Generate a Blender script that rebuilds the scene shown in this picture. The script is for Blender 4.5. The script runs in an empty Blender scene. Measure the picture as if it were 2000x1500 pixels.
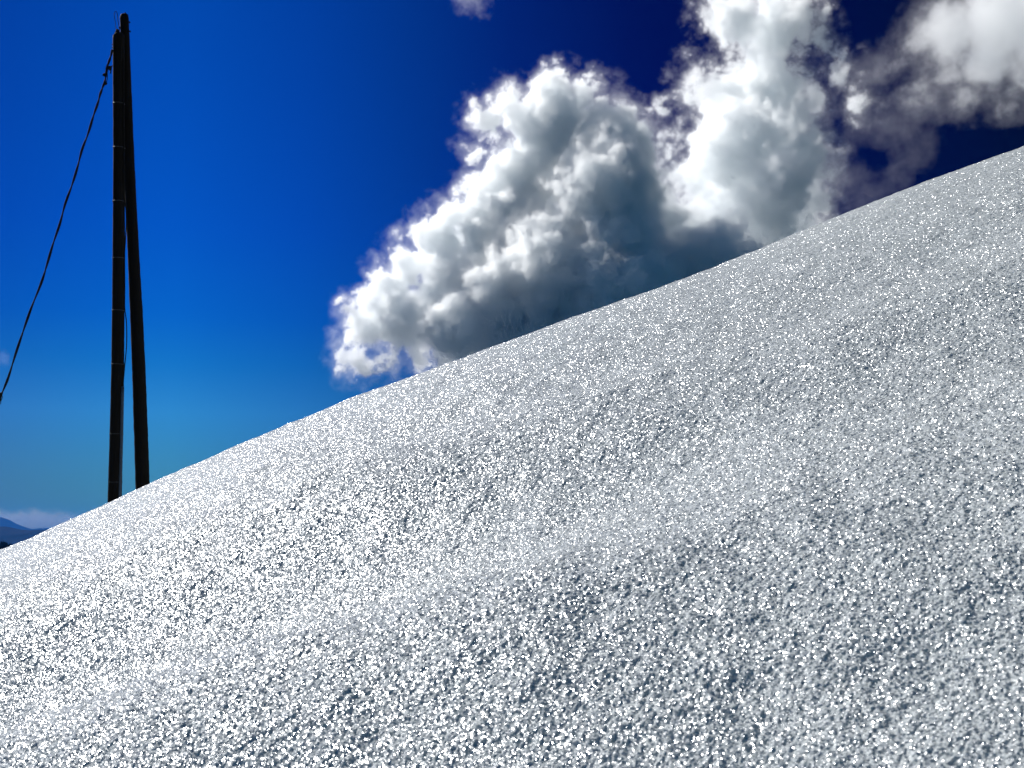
import bpy, math, random, os
import numpy as np
from mathutils import Vector, Matrix
R = math.radians
sc = bpy.context.scene
COL = sc.collection
# ------------------------------------------------------------------ camera
FPX = 2400.0                                   # focal length in photo pixels (2000 wide)
PITCH = math.atan(300/2400)
cd = bpy.data.cameras.new('camera'); cam = bpy.data.objects.new('camera', cd); COL.objects.link(cam)
cd.sensor_width = 36; cd.lens = 36*FPX/2000; cd.clip_start = .05; cd.clip_end = 300000
cam.rotation_euler = (R(90)+PITCH, 0, 0)
cd.dof.use_dof = True; cd.dof.focus_distance = 6.5; cd.dof.aperture_fstop = 17
sc.camera = cam
MW = Matrix.Rotation(R(90)+PITCH, 3, 'X')
def ray(px, py):                               # direction through a photo pixel, scaled to depth y = 1
    v = MW @ Vector(((px-1000)/FPX, (750-py)/FPX, -1)); return v/v.y
# ------------------------------------------------------------------ sky and sun
SUN_AZ, SUN_EL = R(-45), R(38)                 # azimuth from +Y, positive to the right
w = bpy.data.worlds.new('World'); sc.world = w; w.use_nodes = True
nt = w.node_tree; nt.nodes.clear()
def wn(t, **k):
    n = nt.nodes.new(t)
    for a, b in k.items(): setattr(n, a, b)
    return n
def wl(a, b): nt.links.new(a, b)
o = wn('ShaderNodeOutputWorld'); bg = wn('ShaderNodeBackground')
s = wn('ShaderNodeTexSky', sky_type='NISHITA', sun_disc=False, sun_elevation=SUN_EL, sun_rotation=SUN_AZ, altitude=1500, air_density=1, dust_density=.3, ozone_density=3)
bg.inputs[1].default_value = .059
tc = wn('ShaderNodeTexCoord'); sx = wn('ShaderNodeSeparateXYZ'); wl(tc.outputs['Generated'], sx.inputs[0])
def wm(op, a, b=None):
    n = wn('ShaderNodeMath', operation=op)
    for i, v in enumerate((a, b)):
        if v is None: continue
        if isinstance(v, bpy.types.NodeSocket): wl(v, n.inputs[i])
        else: n.inputs[i].default_value = v
    return n.outputs[0]
az = wm('MULTIPLY', wm('ARCTAN2', sx.outputs[0], sx.outputs[1]), 180/math.pi)
el = wm('MULTIPLY', wm('ARCSINE', sx.outputs[2]), 180/math.pi)
def wramp(v, lo, hi, stops):
    r = wn('ShaderNodeValToRGB'); r.color_ramp.interpolation = 'B_SPLINE' if False else 'LINEAR'
    wl(wm('DIVIDE', wm('SUBTRACT', v, lo), hi-lo), r.inputs[0])
    e = r.color_ramp.elements
    for i, (p, c) in enumerate(stops):
        x = e[i] if i < 2 else e.new((p-lo)/(hi-lo))
        x.position = (p-lo)/(hi-lo); x.color = (*c, 1)
    return r.outputs[0]
# the air is clearest and darkest away from the sun (deep navy to the right), palest low down
U = wramp(az, -180, 180, [(-180,(1,.48,1.9/2.5)), (180,(1,.48,1.9/2.5)), (-60,(1,.38,1.8/2.5)), (-24,(.95,.235,1.85/2.5)), (-16,(1,.37,2.45/2.5)), (-10,(.8,.28,2.08/2.5)),
    (-5,(.5,.19,1.52/2.5)), (0,(.2,.077,1.02/2.5)), (6,(.03,.012,.57/2.5)), (16,(.005,.003,.30/2.5)), (24,(.003,.001,.12/2.5)), (60,(.5,.26,1.1/2.5))])
E = wramp(el, -10, 90, [(-10,(.235,.9,.4)), (90,(1,2.1,.95)), (0,(.10,.90,.34)), (1.7,(.105,.97,.46)), (3.3,(.10,1.1,.62)), (5.6,(.08,1.28,.86)), (7.8,(.02,1.04,.86)), (10,(.003,.83,.93)), (14,(0,.72,1)), (27,(0,.72,1)), (42,(.9,2.0,1))])
def wmix(a, b):
    n = wn('ShaderNodeMix', data_type='RGBA', blend_type='MULTIPLY'); n.inputs[0].default_value = 1
    wl(a, n.inputs[6]); wl(b, n.inputs[7]); return n.outputs[2]
wl(wmix(wmix(s.outputs[0], U), E), bg.inputs[0]); wl(bg.outputs[0], o.inputs[0])
l = bpy.data.lights.new('sun', 'SUN'); l.energy = 5; l.angle = R(.5); l.color = (1, .97, .92)
lo = bpy.data.objects.new('sun', l); COL.objects.link(lo)
sd = Vector((math.sin(SUN_AZ)*math.cos(SUN_EL), math.cos(SUN_AZ)*math.cos(SUN_EL), math.sin(SUN_EL)))
lo.rotation_euler = sd.to_track_quat('Z', 'Y').to_euler()
vs = sc.view_settings; vs.view_transform = 'Standard'; vs.look = 'None'; vs.exposure = .35; vs.gamma = 1
cy = sc.cycles
cy.max_bounces = 24; cy.diffuse_bounces = 3; cy.glossy_bounces = 2; cy.volume_bounces = 20
cy.volume_step_rate = 4; cy.volume_max_steps = 256
cy.use_adaptive_sampling = True; cy.adaptive_threshold = .03; cy.use_denoising = True
NU, NV, RELIEF, VOX = 1300, 2500, 1.0, 7.0
class GN:
    def __init__(s, name):
        s.t = bpy.data.node_groups.new(name,'GeometryNodeTree')
        s.t.interface.new_socket('Geometry', in_out='INPUT', socket_type='NodeSocketGeometry')
        s.t.interface.new_socket('Geometry', in_out='OUTPUT', socket_type='NodeSocketGeometry')
        s.out = s.t.nodes.new('NodeGroupOutput')
        s.pos = s.t.nodes.new('GeometryNodeInputPosition').outputs[0]
    def put(s, sock, v):
        if isinstance(v, bpy.types.NodeSocket): s.t.links.new(v, sock)
        else: sock.default_value = v
    def m(s, op, *a, clamp=False):
        n = s.t.nodes.new('ShaderNodeMath'); n.operation=op; n.use_clamp=clamp
        for i,v in enumerate(a): s.put(n.inputs[i], v)
        return n.outputs[0]
    def v(s, op, *a, out=0, scale=None):
        n = s.t.nodes.new('ShaderNodeVectorMath'); n.operation=op
        for i,x in enumerate(a): s.put(n.inputs[i], x)
        if scale is not None: s.put(n.inputs['Scale'], scale)
        return n.outputs[out]
    def noise(s, vec, scale, detail=2, rough=.5, lac=2.0, dist=0, color=False):
        n = s.t.nodes.new('ShaderNodeTexNoise'); n.noise_dimensions='3D'
        s.put(n.inputs['Vector'], vec); n.inputs['Scale'].default_value=scale; n.inputs['Detail'].default_value=detail
        n.inputs['Roughness'].default_value=rough; n.inputs['Lacunarity'].default_value=lac; n.inputs['Distortion'].default_value=dist
        return n.outputs['Color' if color else 0]
    def ramp(s, v, a, b, c=0, d=1):
        n = s.t.nodes.new('ShaderNodeMapRange'); n.interpolation_type='SMOOTHSTEP'
        for k,x in zip(('Value','From Min','From Max','To Min','To Max'),(v,a,b,c,d)): s.put(n.inputs[k], x)
        return n.outputs[0]
def cloud_material(name, g=.5, k=1.0, col=(.988, .997, 1, 1)):
    m = bpy.data.materials.new(name); m.use_nodes=True; t=m.node_tree; t.nodes.clear()
    o=t.nodes.new('ShaderNodeOutputMaterial'); v=t.nodes.new('ShaderNodeVolumePrincipled')
    v.inputs['Color'].default_value=col; v.inputs['Anisotropy'].default_value=g; v.inputs['Density'].default_value=k
    v.inputs['Density Attribute'].default_value='density'
    t.links.new(v.outputs[0], o.inputs['Volume']); return m
def cloud(name, D, blobs, mat, label='', S=1.0, voxel=7, amp=130, warp=60, L=330, edge=28, dens=.02, rough=.72, seed=0, pad=60, bil=1.6, halo=70, haze=.09, crisp=190):
    """blobs: (px, py, radius px, depth offset px, thinness 0..1)"""
    rnd = random.Random(seed)
    k = D/FPX
    pts=[]
    for bl in blobs:
        px,py,r,dz = bl[:4]
        p = ray(px,py)*(D+dz*k); pts.append((p, r*k, bl[4] if len(bl)>4 else 0))
    lo = Vector([min(p[i]-r for p,r,_ in pts)-pad for i in range(3)]); hi = Vector([max(p[i]+r for p,r,_ in pts)+pad for i in range(3)])
    c = (lo+hi)/2; h=(hi-lo)/2
    g = GN(name)
    P = g.pos
    off = Vector((seed*913.1, seed*77.7, seed*391.3))
    Pn = g.v('ADD', P, tuple(off))
    wv = g.noise(Pn, 1/(L*.9), 3, .55, color=True)
    wv = g.v('SCALE', g.v('SUBTRACT', wv, (.5,.5,.5)), scale=warp*2.0)
    Q = g.v('ADD', P, wv)
    best=None
    for p,r,th in pts:
        q = p-c
        d = g.v('DISTANCE', Q, tuple(q), out=1)
        d = g.m('SUBTRACT', r, d)
        if th: d = g.m('SUBTRACT', d, th*amp*.5)
        best = d if best is None else g.m('SMOOTH_MAX', best, d, 45.0*S)
    Pw = g.v('ADD', Pn, wv)
    curl = g.v('SCALE', g.v('SUBTRACT', g.noise(Pn, 1/(70*S), 3, .6, color=True), (.5,.5,.5)), scale=50.0*S)
    Pc = g.v('ADD', Pw, curl)
    n1 = g.noise(Pc, 1/L, 9, rough, 2.1)                       # large billows down to fine curls
    n1 = g.m('MULTIPLY', g.m('SUBTRACT', n1, .5), amp*4)
    vo = g.t.nodes.new('ShaderNodeTexVoronoi'); vo.feature='F1'; g.put(vo.inputs['Vector'], Pc)      # cauliflower heads
    vo.inputs['Scale'].default_value=1/(L*.45); vo.inputs['Detail'].default_value=3; vo.inputs['Roughness'].default_value=.55; vo.inputs['Lacunarity'].default_value=2.3
    n2 = g.m('MULTIPLY', g.m('SUBTRACT', .45, vo.outputs['Distance']), amp*bil)
    f = g.m('ADD', g.m('ADD', best, n1), n2)
    e1 = g.m('ABSOLUTE', g.m('SUBTRACT', g.noise(Pc, 1/(48*S), 4, .6, 2.2), .5))      # small crisp curls on every surface
    f = g.m('ADD', f, g.m('MULTIPLY', g.m('SUBTRACT', .09, e1), crisp*S))
    f = g.m('MINIMUM', f, g.m('ADD', g.m('MULTIPLY', best, 2.0), 60.0*S))
    core = g.ramp(f, 0, edge)
    # thin torn vapour round the body
    rn = g.noise(g.v('ADD', Pc, (500.,0.,90.)), 1/(L*.5), 7, .66, 2.2)
    rid = g.m('SUBTRACT', 1.0, g.m('MULTIPLY', g.m('ABSOLUTE', g.m('SUBTRACT', rn, .5)), 7.0), clamp=True)
    thin = g.m('MULTIPLY', g.ramp(f, -halo, 10.0), g.m('MULTIPLY', rid, haze))
    den = g.m('MULTIPLY', g.m('MAXIMUM', core, thin), dens)
    vc = g.t.nodes.new('GeometryNodeVolumeCube')
    g.put(vc.inputs['Density'], den); vc.inputs['Background'].default_value=0
    vc.inputs['Min'].default_value=-h; vc.inputs['Max'].default_value=h
    for a,ax in enumerate('XYZ'): vc.inputs['Resolution '+ax].default_value=max(8,int(2*h[a]/voxel))

    sm = g.t.nodes.new('GeometryNodeSetMaterial'); sm.inputs['Material'].default_value=mat
    g.t.links.new(vc.outputs[0], sm.inputs[0]); g.t.links.new(sm.outputs[0], g.out.inputs[0])
    vd = bpy.data.volumes.new(name); ob = bpy.data.objects.new(name, vd); COL.objects.link(ob); vd.materials.append(mat)
    ob.location=c
    ob['label'] = label; ob['category'] = 'cloud'
    md = ob.modifiers.new('build','NODES'); md.node_group=g.t
    return ob
# ------------------------------------------------------------------ helpers
def tag(o, label=None, cat=None, group=None, kind=None):
    for k, v in (('label', label), ('category', cat), ('group', group), ('kind', kind)):
        if v: o[k] = v
    return o
def mesh(name, verts, faces, mat, parent=None, smooth=True):
    me = bpy.data.meshes.new(name)
    me.from_pydata([tuple(v) for v in verts], [], faces)
    me.materials.append(mat)
    if smooth: me.polygons.foreach_set('use_smooth', [True]*len(me.polygons))
    me.update()
    ob = bpy.data.objects.new(name, me); COL.objects.link(ob)
    if parent: ob.parent = parent
    return ob
def empty(name, loc):
    e = bpy.data.objects.new(name, None); COL.objects.link(e); e.location = loc; return e
def sheet(name, X, Y, Z, mat):
    """one grid mesh from numpy arrays (rows x columns)"""
    r, c = X.shape
    me = bpy.data.meshes.new(name); nv = r*c; nf = (r-1)*(c-1)
    co = np.stack([X, Y, Z], -1).astype(np.float32).reshape(-1)
    i = np.arange(nv).reshape(r, c)
    q = np.stack([i[:-1, :-1], i[:-1, 1:], i[1:, 1:], i[1:, :-1]], -1).reshape(-1).astype(np.int32)
    me.vertices.add(nv); me.vertices.foreach_set('co', co)
    me.loops.add(nf*4); me.loops.foreach_set('vertex_index', q)
    me.polygons.add(nf); me.polygons.foreach_set('loop_start', np.arange(0, nf*4, 4, dtype=np.int32))
    me.polygons.foreach_set('use_smooth', np.ones(nf, bool))
    me.update(calc_edges=True); me.materials.append(mat)
    ob = bpy.data.objects.new(name, me); COL.objects.link(ob); return ob
def hash2(ix, iy, seed):
    h = (ix.astype(np.int64)*374761393 + iy.astype(np.int64)*668265263 + seed*974634777) & 0xFFFFFFFF
    h = ((h ^ (h >> 13))*1274126177) & 0xFFFFFFFF
    return ((h ^ (h >> 16)) & 0xFFFFFF)/float(0xFFFFFF)
def vnoise(x, y, wl, seed):
    x = x/wl; y = y/wl
    ix = np.floor(x); iy = np.floor(y); fx = x-ix; fy = y-iy
    fx = fx*fx*(3-2*fx); fy = fy*fy*(3-2*fy)
    a = hash2(ix, iy, seed); b = hash2(ix+1, iy, seed); c = hash2(ix, iy+1, seed); d = hash2(ix+1, iy+1, seed)
    return (a*(1-fx)+b*fx)*(1-fy)+(c*(1-fx)+d*fx)*fy-.5
def rot(x, y, a): return x*math.cos(a)-y*math.sin(a), x*math.sin(a)+y*math.cos(a)
class SN:
    def __init__(s, name):
        s.m = bpy.data.materials.new(name); s.m.use_nodes = True; s.t = s.m.node_tree; s.t.nodes.clear()
        s.out = s.t.nodes.new('ShaderNodeOutputMaterial')
    def n(s, t, ins=None, **k):
        x = s.t.nodes.new(t)
        for a, b in k.items(): setattr(x, a, b)
        for a, b in (ins or {}).items():
            if isinstance(b, bpy.types.NodeSocket): s.t.links.new(b, x.inputs[a])
            else: x.inputs[a].default_value = b
        return x
    def math(s, op, a, b=0.0, clamp=False): return s.n('ShaderNodeMath', {0: a, 1: b}, operation=op, use_clamp=clamp).outputs[0]
    def noise(s, vec, scale, detail=3, rough=.5): return s.n('ShaderNodeTexNoise', {'Vector': vec, 'Scale': scale, 'Detail': detail, 'Roughness': rough})
    def ramp(s, v, stops):
        r = s.n('ShaderNodeValToRGB', {0: v}); e = r.color_ramp.elements
        for i, (p, c) in enumerate(stops):
            x = e[i] if i < 2 else e.new(p)
            x.position = p; x.color = (*c, 1)
        return r.outputs[0]
# ------------------------------------------------------------------ materials
def snow_material():
    k = SN('old_granular_snow'); P = k.n('ShaderNodeNewGeometry').outputs['Position']
    # each ice grain is a facet turned its own way
    v1 = k.n('ShaderNodeTexVoronoi', {'Vector': P, 'Scale': 600.0})
    v2 = k.n('ShaderNodeTexVoronoi', {'Vector': P, 'Scale': 380.0})
    N = k.n('ShaderNodeNewGeometry').outputs['Normal']
    def facet(v, amt):
        c = k.n('ShaderNodeVectorMath', {0: v.outputs['Color'], 1: (.5, .5, .5)}, operation='SUBTRACT')
        c = k.n('ShaderNodeVectorMath', {0: c.outputs[0]}, operation='SCALE'); c.inputs['Scale'].default_value = amt
        c2 = k.n('ShaderNodeVectorMath', {0: c.outputs[0], 1: N}, operation='ADD')
        return k.n('ShaderNodeVectorMath', {0: c2.outputs[0]}, operation='NORMALIZE').outputs[0]
    n1, n2 = facet(v1, 2.0), facet(v2, 1.15)
    dif = k.n('ShaderNodeBsdfDiffuse', {'Color': SNOWCOL, 'Roughness': .3, 'Normal': n2})
    gl = k.n('ShaderNodeBsdfAnisotropic', {'Color': (.95, .97, 1, 1), 'Roughness': .21, 'Normal': n1})
    fr = k.n('ShaderNodeFresnel', {'IOR': 1.31, 'Normal': n1})
    f = k.math('MINIMUM', k.math('ADD', k.math('MULTIPLY', fr.outputs[0], 1.0), .09), .35)
    mix = k.n('ShaderNodeMixShader', {0: f, 1: dif.outputs[0], 2: gl.outputs[0]})
    k.t.links.new(mix.outputs[0], k.out.inputs[0]); return k.m
SNOWCOL = (.55, .59, .60, 1)
def wood_material(name='tarred_wood', base=(.004, .0033, .003)):
    k = SN(name); P = k.n('ShaderNodeTexCoord').outputs['Object']
    st = k.n('ShaderNodeVectorMath', {0: P, 1: (14., 14., .8)}, operation='MULTIPLY').outputs[0]
    g = k.noise(st, 3.0, 5, .6).outputs[0]
    c = k.ramp(g, [(.3, tuple(b*.5 for b in base)), (.75, tuple(b*1.8 for b in base))])
    bmp = k.n('ShaderNodeBump', {'Height': g, 'Distance': .01, 'Strength': .8})
    b = k.n('ShaderNodeBsdfPrincipled', {'Base Color': c, 'Roughness': .85, 'Normal': bmp.outputs[0], 'Specular IOR Level': .1})
    k.t.links.new(b.outputs[0], k.out.inputs[0]); return k.m
def plain(name, col, rough=.6, metal=0.0, var=.3, scale=30.0):
    k = SN(name); P = k.n('ShaderNodeTexCoord').outputs['Object']
    g = k.noise(P, scale, 4, .6).outputs[0]
    c = k.ramp(g, [(.3, tuple(b*(1-var) for b in col)), (.7, tuple(b*(1+var) for b in col))])
    b = k.n('ShaderNodeBsdfPrincipled', {'Base Color': c, 'Roughness': rough, 'Metallic': metal, 'Specular IOR Level': .2})
    k.t.links.new(b.outputs[0], k.out.inputs[0]); return k.m
M_snow = snow_material(); M_wood = wood_material(); M_cable = plain('black_cable_sheath', (.0018, .0018, .002), .9)
M_band = plain('steel_strap', (.025, .028, .035), .5, .3); M_pvc = plain('grey_blue_conduit', (.03, .045, .07), .5)
M_iron = plain('dark_galvanised_iron', (.004, .0035, .003), .8, 0)
# ------------------------------------------------------------------ snow slope
SIL = [(-300,1175),(0,1075),(100,1040),(210,986),(300,945),(420,890),(600,815),(700,770),(860,715),(1000,663),(1200,595),(1400,525),(1600,440),(1800,358),(2000,285),(2300,175)]
H, YC, B = .80, 7.0, .16
us = np.array([ray(*p).x for p in SIL]); ts = np.array([ray(*p).z for p in SIL])
xk = np.linspace(-8, 8, 321)
def tint(u):
    a = np.interp(u, us, ts); lo_, hi_ = us[0], us[-1]
    a = np.where(u < lo_, ts[0]+(u-lo_)*.42, a); return np.where(u > hi_, ts[-1]+(u-hi_)*.37, a)
uk = xk/YC; tk = tint(uk)
ker = np.exp(-np.linspace(-2, 2, 33)**2); ker /= ker.sum()
tk = np.convolve(np.pad(tk, 16, mode='reflect', reflect_type='odd'), ker, 'valid')
ZR = tk*YC
def base_z(x, y, ZR):
    z = np.interp(x, xk, ZR)
    z = np.where(x > 8, ZR[-1]+(x-8)*.30, z); z = np.where(x < -8, ZR[0]+(x+8)*.42, z)
    d = y-YC
    und = .105*np.cos(5.0*(y-1.79-.10*x+.12*np.sin(1.3*x)))*np.clip((4.3-y)/1.6, 0, 1)*np.clip((y-.3)/.8, 0, 1)*(1-.72*np.clip((x+.5)/1.1, 0, 1))
    und = und + .020*np.sin(1.1*x-1.3*y+1.)*np.exp(-((y-3.6)/2.)**2)
    far = np.maximum(y-3*YC, 0)
    return z + B*d - H*(np.minimum(y, 3*YC)/YC-1)**2 - far*(2*H*2/YC) + und
for it in range(6):                              # settle the ridge so that its skyline has the photo's course
    yy = np.linspace(2, 16, 400)
    best = np.max(base_z(uk[:, None]*yy, np.broadcast_to(yy, (len(uk), 400)), ZR)/yy, 1)
    ZR = ZR + (tk-best)*YC
# fine sheet: dense where the eye stands near, world-space relief
u = np.concatenate([-np.geomspace(4, .50, 40)[:-1], np.linspace(-.50, .50, NU), np.geomspace(.50, 4, 40)[1:]])
y = np.concatenate([np.linspace(.25, .95, 30)[:-1], np.geomspace(.95, 9.5, NV), np.geomspace(9.5, 60, 120)[1:]])
Yg, Ug = np.meshgrid(y, u, indexing='ij'); Xg = Ug*Yg
Zg = base_z(Xg, Yg, ZR)
def relief(x, y):
    z = 0
    for wl_, amp, sd_, an in ((.60, .012, 1, .3), (.22, .007, 2, .9), (.09, .0056, 3, 1.7), (.038, .0030, 4, .4), (.018, .0015, 8, 1.3), (.0082, .0013, 5, 2.2), (.0044, .0013, 6, 1.1), (.0026, .0010, 7, .6)):
        a, b = rot(x, y, an); z = z + amp*vnoise(a*(.75 if wl_ > .03 else 1), b, wl_, sd_)*2*RELIEF
    return z
fade = np.clip((14-Yg)/4, 0, 1)*(1-.22*np.clip((Yg-3.2)/2.5, 0, 1))
Zg = Zg + relief(Xg, Yg)*fade
snow = sheet('snow', Xg, Yg, Zg, M_snow); tag(snow, 'smooth sunlit slope of coarse sparkling snow rising to the right', kind='structure')
# ------------------------------------------------------------------ valley and mountains
def terrain_material():
    k = SN('wooded_valley_ground'); P = k.n('ShaderNodeNewGeometry').outputs['Position']
    g = k.noise(P, .004, 6, .6).outputs[0]
    c = k.ramp(g, [(.35, (.02, .03, .018)), (.7, (.05, .045, .03))])
    b = k.n('ShaderNodeBsdfDiffuse', {'Color': c}); k.t.links.new(b.outputs[0], k.out.inputs[0]); return k.m
def mountain_material(snowline):
    k = SN('mountain_rock_and_forest'); P = k.n('ShaderNodeNewGeometry').outputs['Position']
    g = k.noise(P, .002, 8, .65).outputs[0]
    zz = k.n('ShaderNodeSeparateXYZ', {0: P}).outputs[2]
    s_ = k.math('ADD', k.math('DIVIDE', k.math('SUBTRACT', zz, snowline), 40.), k.math('MULTIPLY', k.math('SUBTRACT', g, .5), 6.0), clamp=True)
    c = k.ramp(g, [(.35, (.012, .016, .012)), (.7, (.03, .03, .026))])
    mx = k.n('ShaderNodeMix', {0: s_, 6: c, 7: (.8, .82, .85, 1)}, data_type='RGBA')
    b = k.n('ShaderNodeBsdfDiffuse', {'Color': mx.outputs[2]}); k.t.links.new(b.outputs[0], k.out.inputs[0]); return k.m
M_ter = terrain_material()
def fbm(x, y, wl_, seed, oct_=6, rough=.5):
    z = 0; a = 1
    for i in range(oct_): z = z+a*vnoise(*rot(x, y, i*.7), wl_/2**i, seed+i); a *= rough
    return z
# ground under the snow, dropping to the valley floor and out to the horizon
ty = np.concatenate([np.linspace(-60, 60, 60), np.geomspace(70, 24000, 120)]); tx = np.concatenate([-np.geomspace(24000, 30, 70), np.linspace(-28, 28, 40), np.geomspace(30, 24000, 70)])
TY, TX = np.meshgrid(ty, tx, indexing='ij')
def ground_z(x, y):
    near = base_z(np.clip(x, -60, 60), np.clip(y, -60, 60), ZR)-.5
    d = np.hypot(x, np.maximum(y, 0)); k = np.clip((d-60)/900, 0, 1); k = k*k*(3-2*k)
    k0 = np.clip((d-40)/60, 0, 1)
    z = np.maximum(near, -40)*(1-k) - 300*k
    return z + k0*fbm(x, y, 900, 50)*40*(.3+.7*np.clip(d/2000, 0, 1))
tag(sheet('terrain', TX, TY, ground_z(TX, TY), M_ter), kind='structure')
def ridge(name, D, crest, depth, mat, rough, seed, label, x0=-900, x1=900):
    """a mountain range standing at distance D with a real flank in front and behind; crest = (photo px, py)"""
    cx = np.array([ray(p[0], p[1]).x*D for p in crest]); cz = np.array([ray(p[0], p[1]).z*D for p in crest])
    xs = np.linspace(cx[0], cx[-1], 400); ys = np.linspace(-1, 1, 81)
    YY, XX = np.meshgrid(ys, xs, indexing='ij')
    top = np.interp(XX, cx, cz)
    prof = 1-np.abs(YY)**1.15
    Z = -320 + (top+320)*prof + fbm(XX, YY*depth, depth*.9, seed, 7, .55)*rough*np.minimum(1, 6*np.abs(YY))*prof
    Z += fbm(XX, XX*0, depth*.12, seed+20, 5, .6)*rough*.10
    o = sheet(name, XX, D+YY*depth, Z, mat); tag(o, label, kind='structure'); return o
ridge('mountains', 19000, [(-2600,1110),(-1500,1075),(-900,1050),(-400,1020),(-130,1004),(-40,1003),(0,1008),(20,1016),(40,1026),(62,1033),(75,1032),(88,1029),(110,1036),(400,1042),(1500,1060),(3600,1080)], 2600, mountain_material(330), 170, 5, 'hazy blue mountain with a snow streak')
ridge('hills', 9500, [(-2600,1080),(-1500,1070),(-600,1040),(-200,1030),(-20,1028),(12,1028),(30,1032),(50,1036),(70,1035),(100,1034),(200,1040),(800,1052),(3600,1080)], 1500, mountain_material(3000), 70, 9, 'dark blue wooded ridge')
# near dark wooded spur under the mountains
def spur():
    D = 1250.0
    crest = [(-900,1090),(-500,1062),(-200,1050),(-40,1052),(0,1058),(15,1063),(30,1070),(60,1080),(120,1100),(260,1130)]
    cx = np.array([ray(*p).x*D for p in crest]); cz = np.array([ray(*p).z*D-3.5 for p in crest])
    xs = np.linspace(cx[0], cx[-1], 160); ys = np.linspace(-1, 1, 41)
    YY, XX = np.meshgrid(ys, xs, indexing='ij')
    f = lambda x, yn: -320+(np.interp(x, cx, cz)+320)*(1-np.abs(yn)**1.6)
    o = sheet('spur_hill', XX, D+YY*330, f(XX, YY), M_ter); tag(o, 'dark wooded hillside below the mountains', kind='structure')
    rnd = random.Random(4); V = []; F = []
    for i in range(2600):
        x = rnd.uniform(-560, -360) if i < 1800 else rnd.uniform(-900, -330); yn = rnd.uniform(-.16, .12)
        yy = D+yn*330; z = float(f(x, yn)); h = rnd.uniform(3.2, 6.8); r = h*rnd.uniform(.16, .24)
        tiers = 5; a0 = rnd.uniform(0, 6.28)
        b0 = len(V)                                   # trunk
        for a in range(4): V.append((x+.12*math.cos(a*1.57), yy+.12*math.sin(a*1.57), z-.6))
        V.append((x, yy, z+h*.9)); F += [(b0+a, b0+(a+1) % 4, b0+4) for a in range(4)]
        for t in range(tiers):                        # ragged whorls of boughs
            zb = z+h*(.12+.17*t); rr = r*(1-t/tiers)*rnd.uniform(.8, 1.15); tz = zb+h*.3 if t < tiers-1 else z+h
            b = len(V); n = 7
            for a in range(n*2):
                q = rr*(1 if a % 2 else .45)*rnd.uniform(.8, 1.2); an = a0+t+a*math.pi/n
                V.append((x+q*math.cos(an), yy+q*math.sin(an), zb-rr*.25*(a % 2)))
            V.append((x, yy, tz)); F += [(b+a, b+(a+1) % (2*n), b+2*n) for a in range(2*n)]
    k = plain('dark_conifer', (.010, .016, .009), .9, 0, .4, .3)
    tag(mesh('woods', V, F, k, smooth=False), 'dark conifer wood on the hillside', 'wood', kind='stuff')
spur()
# ------------------------------------------------------------------ poles
PD = 25.0                                           # distance of the poles
def at(px, py, D=PD): return ray(px, py)*D
def tube(name, pts, rad, mat, parent=None, seg=8, bumps=0.0, seed=0, cap=True):
    """swept tube through world points; rad scalar or list; twisted = small bumps for knotty wood"""
    rnd = random.Random(seed); V = []; F = []; n = len(pts); pts = [Vector(p) for p in pts]
    up = Vector((0, 1, 0)); org = parent.location if parent else Vector()
    for i, p in enumerate(pts):
        t = (pts[min(i+1, n-1)]-pts[max(i-1, 0)]).normalized()
        a = t.cross(up); a = (a if a.length > 1e-4 else Vector((1, 0, 0))).normalized(); b = t.cross(a)
        r = rad[i] if isinstance(rad, (list, tuple)) else rad
        for s_ in range(seg):
            an = 2*math.pi*s_/seg; q = r*(1+bumps*rnd.uniform(-1, 1))
            V.append(p-org+a*math.cos(an)*q+b*math.sin(an)*q)
    for i in range(n-1):
        for s_ in range(seg):
            F.append((i*seg+s_, i*seg+(s_+1) % seg, (i+1)*seg+(s_+1) % seg, (i+1)*seg+s_))
    if cap: F += [tuple(range(seg-1, -1, -1)), tuple((n-1)*seg+s_ for s_ in range(seg))]
    return mesh(name, V, F, mat, parent)
def path(ps, D=PD, k=8, dd=None):
    """Catmull-Rom through photo points at depth D"""
    P = [at(p[0], p[1], D+(p[2] if len(p) > 2 else 0)) for p in ps]; out = []
    for i in range(len(P)-1):
        a, b, c, d = P[max(i-1, 0)], P[i], P[i+1], P[min(i+2, len(P)-1)]
        for j in range(k):
            t = j/k; out.append(.5*((2*b)+(c-a)*t+(2*a-5*b+4*c-d)*t*t+(3*b-a-3*c+d)*t**3))
    out.append(P[-1]); return out
PX = PD/FPX
def pole(name, edges, mat, D, seed, topround=True):
    """edges: (py, left px, right px) from the top down; continues into the ground"""
    pts = []; rad = []
    E_ = list(edges)
    (y0, l0, r0), (y1, l1, r1) = E_[-2], E_[-1]
    g = (y1-y0); ext = 330
    E_.append((y1+ext, l1+(l1-l0)*ext/g, r1+(r1-r0)*ext/g))
    py = []; L = []; Rr = []
    for i in range(len(E_)-1):
        n = max(2, int((E_[i+1][0]-E_[i][0])/9))
        for j in range(n):
            t = j/n; py.append(E_[i][0]+(E_[i+1][0]-E_[i][0])*t); L.append(E_[i][1]+(E_[i+1][1]-E_[i][1])*t); Rr.append(E_[i][2]+(E_[i+1][2]-E_[i][2])*t)
    k = D/FPX
    for a, b, c in zip(py, L, Rr): pts.append(at((b+c)/2, a, D)); rad.append((c-b)/2*k*1.0)
    if topround: rad[0] *= .72; pts[0] = pts[0]; 
    return pts, rad
root = empty('utility_pole', at(222, 1075)); tag(root, 'tall dark wooden utility pole ringed with steel straps, left and shorter topped of the pair', 'pole')
pts, rad = pole('p', [(65,222,238),(70,220,243),(200,220.5,243),(300,221,243.5),(480,220,244),(600,219,243),(720,217.5,242),(850,214.5,240),(985,210.5,237)], M_wood, PD, 1)
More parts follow.
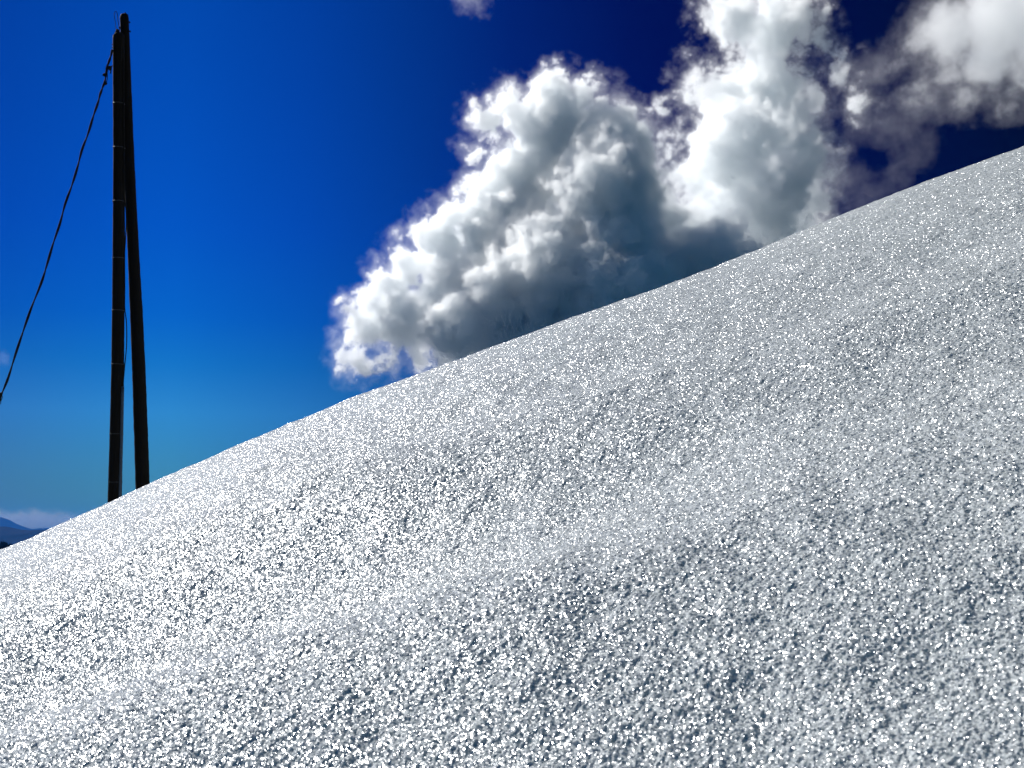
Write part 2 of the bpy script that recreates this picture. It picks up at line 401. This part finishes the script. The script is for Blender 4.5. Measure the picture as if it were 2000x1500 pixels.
tube('pole', pts, rad, M_wood, root, 28, .018, 3)
def ring(py, cx, hw, col=M_band, h=.012, D=PD):
    c = at(cx, py, D); r0 = hw*D/FPX; V = []; F = []; seg = 36; c = c-root.location
    for z, r in ((-h/2, r0), (-h/2, r0+.006), (h/2, r0+.006), (h/2, r0)):
        for s_ in range(seg): V.append((c.x+r*math.cos(2*math.pi*s_/seg), c.y+r*math.sin(2*math.pi*s_/seg), c.z+z))
    for a in range(4):
        for s_ in range(seg): F.append((a*seg+s_, a*seg+(s_+1) % seg, ((a+1) % 4)*seg+(s_+1) % seg, ((a+1) % 4)*seg+s_))
    return mesh('strap', V, F, col, root)
for py, cx, hw in ((203,231.8,11.4),(289,232.2,11.4),(394,232,12.0),(505,231.8,12.2),(607,231,12.3),(712,230,12.4),(848,227.3,13.0),(942,225.2,13.3)): ring(py, cx, hw)
tube('conduit', path([(239.5,755,-.06),(237.5,850,-.06),(235.5,920,-.06),(232,1010,-.06),(229,1110,-.06)], k=4), .032, M_pvc, root, 14)
tube('cable', path([(241,120,-.05),(242,290,-.05),(243,380,-.03),(246,410,0),(246.5,440,0),(245,470,0),(243.5,500,-.02),(243.8,560,-.02),(243.6,600,0),(247,630,0),(247.6,660,0),(246.5,685,0),(243.5,715,-.03),(240.5,752,-.06)], k=8), .011, M_cable, root, 8)
tube('wire_loop', path([(227.2,66,0),(225.5,45),(223.2,32),(223.6,25),(225.6,22.3),(228,24),(229.3,30),(230.3,40),(232.5,52),(233,70)], k=6), .0065, M_cable, root, 6)
tube('bracket', path([(231,58,-.02),(229,62,-.02),(226,68,-.02)], k=4), .04, M_iron, root, 8)
for a, b in ((219.2,87),(219.5,93)): tube('bolt', [at(a-1.2, b), at(a+6, b)], .012, M_iron, root, 8)
root2 = empty('support_pole', at(300, 1075, PD+.5)); tag(root2, 'leaning black wooden support pole with a knotty weathered top, right of the pair', 'pole')
pts, rad = pole('q', [(27,238,247),(29,235.5,250),(34,234,251.5),(50,234.5,252),(70,234.5,253),(160,236,256.5),(300,240,262),(400,245,267),(500,249.5,272),(600,253.5,278),(700,257.5,283),(830,261.5,288),(958,265.5,292)], M_wood, PD+.5, 2)
tube('pole', pts, rad, M_wood, root2, 28, .03, 5)
for a, b in ((249.5,29.5),(250.5,39.5)): tube('spike', [at(a-4, b+3, PD+.45), at(a+1, b-1, PD+.45)], .011, M_iron, root2, 6)
for px_, py_, ex, ey in ((236,37,2.2,-6),(244,28,1.0,-4),(252,44,2.4,-1.5),(235,55,-1.8,-3),(253,62,2.0,-2)): tube('splinter', [at(px_, py_, PD+.45), at(px_+ex*.6, py_+ey*.6, PD+.45), at(px_+ex, py_+ey, PD+.44)], [.028, .018, .004], M_wood, root2, 5)
# drop cable: two cores laid round each other, down to the left
cab = empty('drop_cable', at(217, 97)); tag(cab, 'thin twisted black cable slanting down from the pole top to the left', 'cable')
line = path([(219.5,97,-.1),(215.5,112,-.1),(211.5,125,-.1),(208,140,-.1),(204.5,160,-.1),(200,172,-.1),(195.5,185,-.1),(190,205,-.1),(182,228,-.1),(172.5,260,-.1),(160.5,292,-.1),(151,328,-.1),(140.5,362,-.1),(127.5,398,-.1),(117,437,-.1),(103.5,477,-.1),(91.5,518,-.1),(80.5,553,-.1),(61,602,-.1),(46,645,-.1),(31,690,-.1),(16,738,-.1),(4,768,-.1),(-9,802,-.1),(-40,870,-.1),(-110,1000,-.1)], k=14)
def strand(ph, r, rr, name):
    out = []
    for i, p in enumerate(line):
        a = i*.16+ph; out.append(p+Vector((math.cos(a)*r, math.sin(a)*r*.8, math.sin(a)*r*.25)))
    tube(name, out, rr, M_cable, cab, 7)
strand(0, .013, .0145, 'strand'); strand(math.pi, .013, .0145, 'strand')
def blob(name, px, py, sx_, sz_, parent, seed, D=PD-.1, mat=M_iron):
    rnd = random.Random(seed); c = at(px, py, D)-parent.location; V = []; F = []; nu, nv = 12, 8
    for j in range(nv+1):
        th = math.pi*j/nv
        for i in range(nu):
            q = 1+.22*rnd.uniform(-1, 1); ph = 2*math.pi*i/nu
            V.append((c.x+sx_*PX*q*math.sin(th)*math.cos(ph), c.y+.7*sx_*PX*q*math.sin(th)*math.sin(ph), c.z+sz_*PX*math.cos(th)))
    for j in range(nv):
        for i in range(nu): F.append((j*nu+i, j*nu+(i+1) % nu, (j+1)*nu+(i+1) % nu, (j+1)*nu+i))
    return mesh(name, V, F, mat, parent, smooth=False)
blob('clamp', 203.2, 146, 2.9, 3.6, cab, 1); blob('clamp', 206.5, 163, 2.9, 3.4, cab, 2); blob('clamp', 214.5, 133, 3.6, 5.0, cab, 3); blob('clamp', 1.5, 771, 3.2, 5, cab, 4)
tube('tail', path([(209,138,-.1),(209.6,148,-.1),(209,156,-.1),(207,163,-.1)], k=6), .009, M_cable, cab, 6)
tube('tail', path([(219.5,105,-.1),(212,121,-.1),(207.2,130,-.1),(206.5,139,-.1)], k=6), .008, M_cable, cab, 6)
tube('tail', path([(219.8,128,-.1),(217.5,131,-.1),(216.5,138,-.1),(215.5,143.5,-.1)], k=6), .014, M_cable, cab, 6)
tube('tail', path([(2,770,-.1),(5,776,-.1),(2.5,781,-.1),(1,790,-.1)], k=6), .007, M_cable, cab, 6)
# ------------------------------------------------------------------ clouds (true volumes, kilometres away)
A = [(1075,190,58,0),(1010,210,55,20),(960,240,48,0),(935,285,34,0,.3),(1140,190,40,0),(1168,182,24,0),(1080,265,100,0),(1190,290,90,-60),(1225,250,42,-20),(1240,310,62,-80),
(1190,350,100,-120),(1180,400,120,-140),(1020,360,95,30),(950,395,60,20),(890,415,50,30),(1000,470,120,20),(865,480,65,20),(805,520,55,20),(900,560,95,0),(765,560,52,0),(730,600,50,0),(690,612,36,0),
(700,655,42,0),(800,620,60,-30),(900,640,85,-90),(970,560,70,-120),(1000,620,110,-60),(1100,540,130,-120),(1200,500,120,-160),(1270,440,70,0),(1300,540,90,-120),(1120,640,110,-120),(1000,700,110,-60),(1260,620,120,-120),
(715,712,30,0,.1),(770,698,28,0),(820,692,30,0),(870,690,40,0),(1330,430,44,0),(1230,590,120,-200),(1400,540,110,-150),(690,700,26,0,.1),(745,630,60,10),(840,560,60,20),(780,590,50,-20),(1050,720,120,220),(1150,640,130,240),(1280,580,130,260),(1200,700,140,60),(1400,600,140,200),(1180,430,110,150),(1040,760,110,0)]
Bc = [(1430,30,90,0),(1380,40,42,0),(1500,60,105,0),(1560,25,66,0),(1590,70,50,0),(1350,150,54,0,.1),(1340,200,48,0,.1),(1420,190,95,0),(1500,180,115,-20),(1560,170,75,0),(1640,140,60,0,.3),(1680,200,56,0,.4),
(1450,300,125,0),(1540,290,110,-60),(1380,320,85,0),(1320,250,46,0),(1310,290,50,0),(1610,300,42,0),(1330,360,60,0),(1400,400,85,0),(1500,400,100,-60),(1560,420,80,-60,.2),(1450,470,100,-80),(1350,480,110,0),(1540,340,90,-100),
(1480,520,90,-80),(1480,560,120,120),(1380,560,130,160),(1560,480,90,120),(1600,520,80,0),(1560,380,80,140),(1480,420,110,220),(1285,215,36,0),(1270,330,50,60)]
Vp = [(1700,150,70,0,.2),(1750,240,80,0,.1),(1820,280,60,0,.2),(1690,230,70,0,.2),(1760,330,70,0,.3),(1640,350,80,0,.3),(1700,400,70,0,.3),(1620,430,60,0,.2),(1830,200,60,0,.1),(1600,220,70,0,.2)]
Cc = [(1745,130,50,0,.1),(1760,60,36,0,.2),(1800,180,60,0,.1),(1880,190,60,0,.1),(1960,210,50,0,.3),(1850,60,100,0),(1950,40,120,0),(1790,90,52,0),(1930,120,90,0),(1850,130,66,0),(1990,155,64,0),(2060,100,120,0),(2100,0,150,0)]
A = [(b[0], b[1], b[2]+11)+tuple(b[3:]) for b in A]; rB = random.Random(12); Bc = [(b[0], b[1], b[2]+(4 if b[1] > 380 else -4), b[3]+rB.uniform(-110, 110))+tuple(b[4:]) for b in Bc]
M_vap = cloud_material('cloud_vapour', g=.62); M_bank = cloud_material('hazy_bank_vapour', g=.3, col=(.62, .6, .5, 1))
kw = dict(amp=74, L=200, warp=38, bil=1.4)
cloud('cumulus_cloud', 5000, A, M_vap, 'large billowing white cumulus with a dark grey heart, leftmost big cloud above the slope', seed=1, voxel=VOX, dens=.055, edge=20, halo=80, haze=.09, **kw)
cloud('cumulus_cloud', 5600, Bc, M_vap, 'tall pale cumulus tower between the dark hearted cloud and the corner cloud', seed=2, voxel=VOX*1.25, dens=.036, edge=36, halo=90, haze=.12, **{**kw, 'amp': 112, 'L': 190, 'crisp': 300})
cloud('vapour_cloud', 5700, Vp, M_vap, 'thin torn dark blue vapour trailing right of the pale cloud tower', seed=5, voxel=VOX*2, dens=.0013, edge=120, halo=60, haze=.5, **kw)
cloud('cumulus_cloud', 6200, Cc, M_vap, 'soft grey white cloud in the top right corner of the sky', seed=3, voxel=VOX*1.5, dens=.010, edge=130, halo=90, haze=.12, **kw)
cloud('wisp_cloud', 5000, [(905,-22,34,0),(918,0,20,0,.1),(932,22,15,0,.4)], M_vap, 'tiny torn white wisp alone at the top edge of the sky', seed=7, voxel=7, dens=.012, edge=60, halo=60, haze=.3, amp=40, crisp=80, L=110, warp=25, bil=1.2)
cloud('wisp_cloud', 5000, [(6,695,6,0),(11,704,6,0)], M_vap, 'very small faint white puff at the left edge beside the cable', seed=8, voxel=4, dens=.006, edge=25, halo=20, haze=.3, amp=8, crisp=20, L=50, warp=8, bil=.5, pad=20)
bank = [(x, 1016+2*math.sin(x*.09)+(x*.06), 26 + 3*math.sin(x*.23), 0) for x in range(-400, 520, 22)]
cloud('cloud_bank', 60000, bank, M_bank, 'low hazy bank of cloud along the horizon behind the mountains', S=8, seed=9, voxel=110, dens=.0012, edge=300, halo=100, haze=.1, amp=170, L=1500, warp=250, bil=1.0, pad=300)
# ------------------------------------------------------------------ haze
def haze_box(x0, x1, y0, y1, z0, z1, dens):
    V = [(x, y, z) for z in (z0, z1) for y in (y0, y1) for x in (x0, x1)]
    F = [(0,2,3,1),(4,5,7,6),(0,1,5,4),(2,6,7,3),(0,4,6,2),(1,3,7,5)]
    k = SN('haze'); v = k.n('ShaderNodeVolumePrincipled', {'Color': HAZECOL, 'Density': dens, 'Anisotropy': .3})
    k.t.links.new(v.outputs[0], k.out.inputs['Volume'])
    tag(mesh('haze', V, F, k.m, smooth=False), kind='stuff')
HAZECOL = (.025, .20, .72, 1)
haze_box(-25000, 25000, -200, 24500, -400, 400, 3e-5)
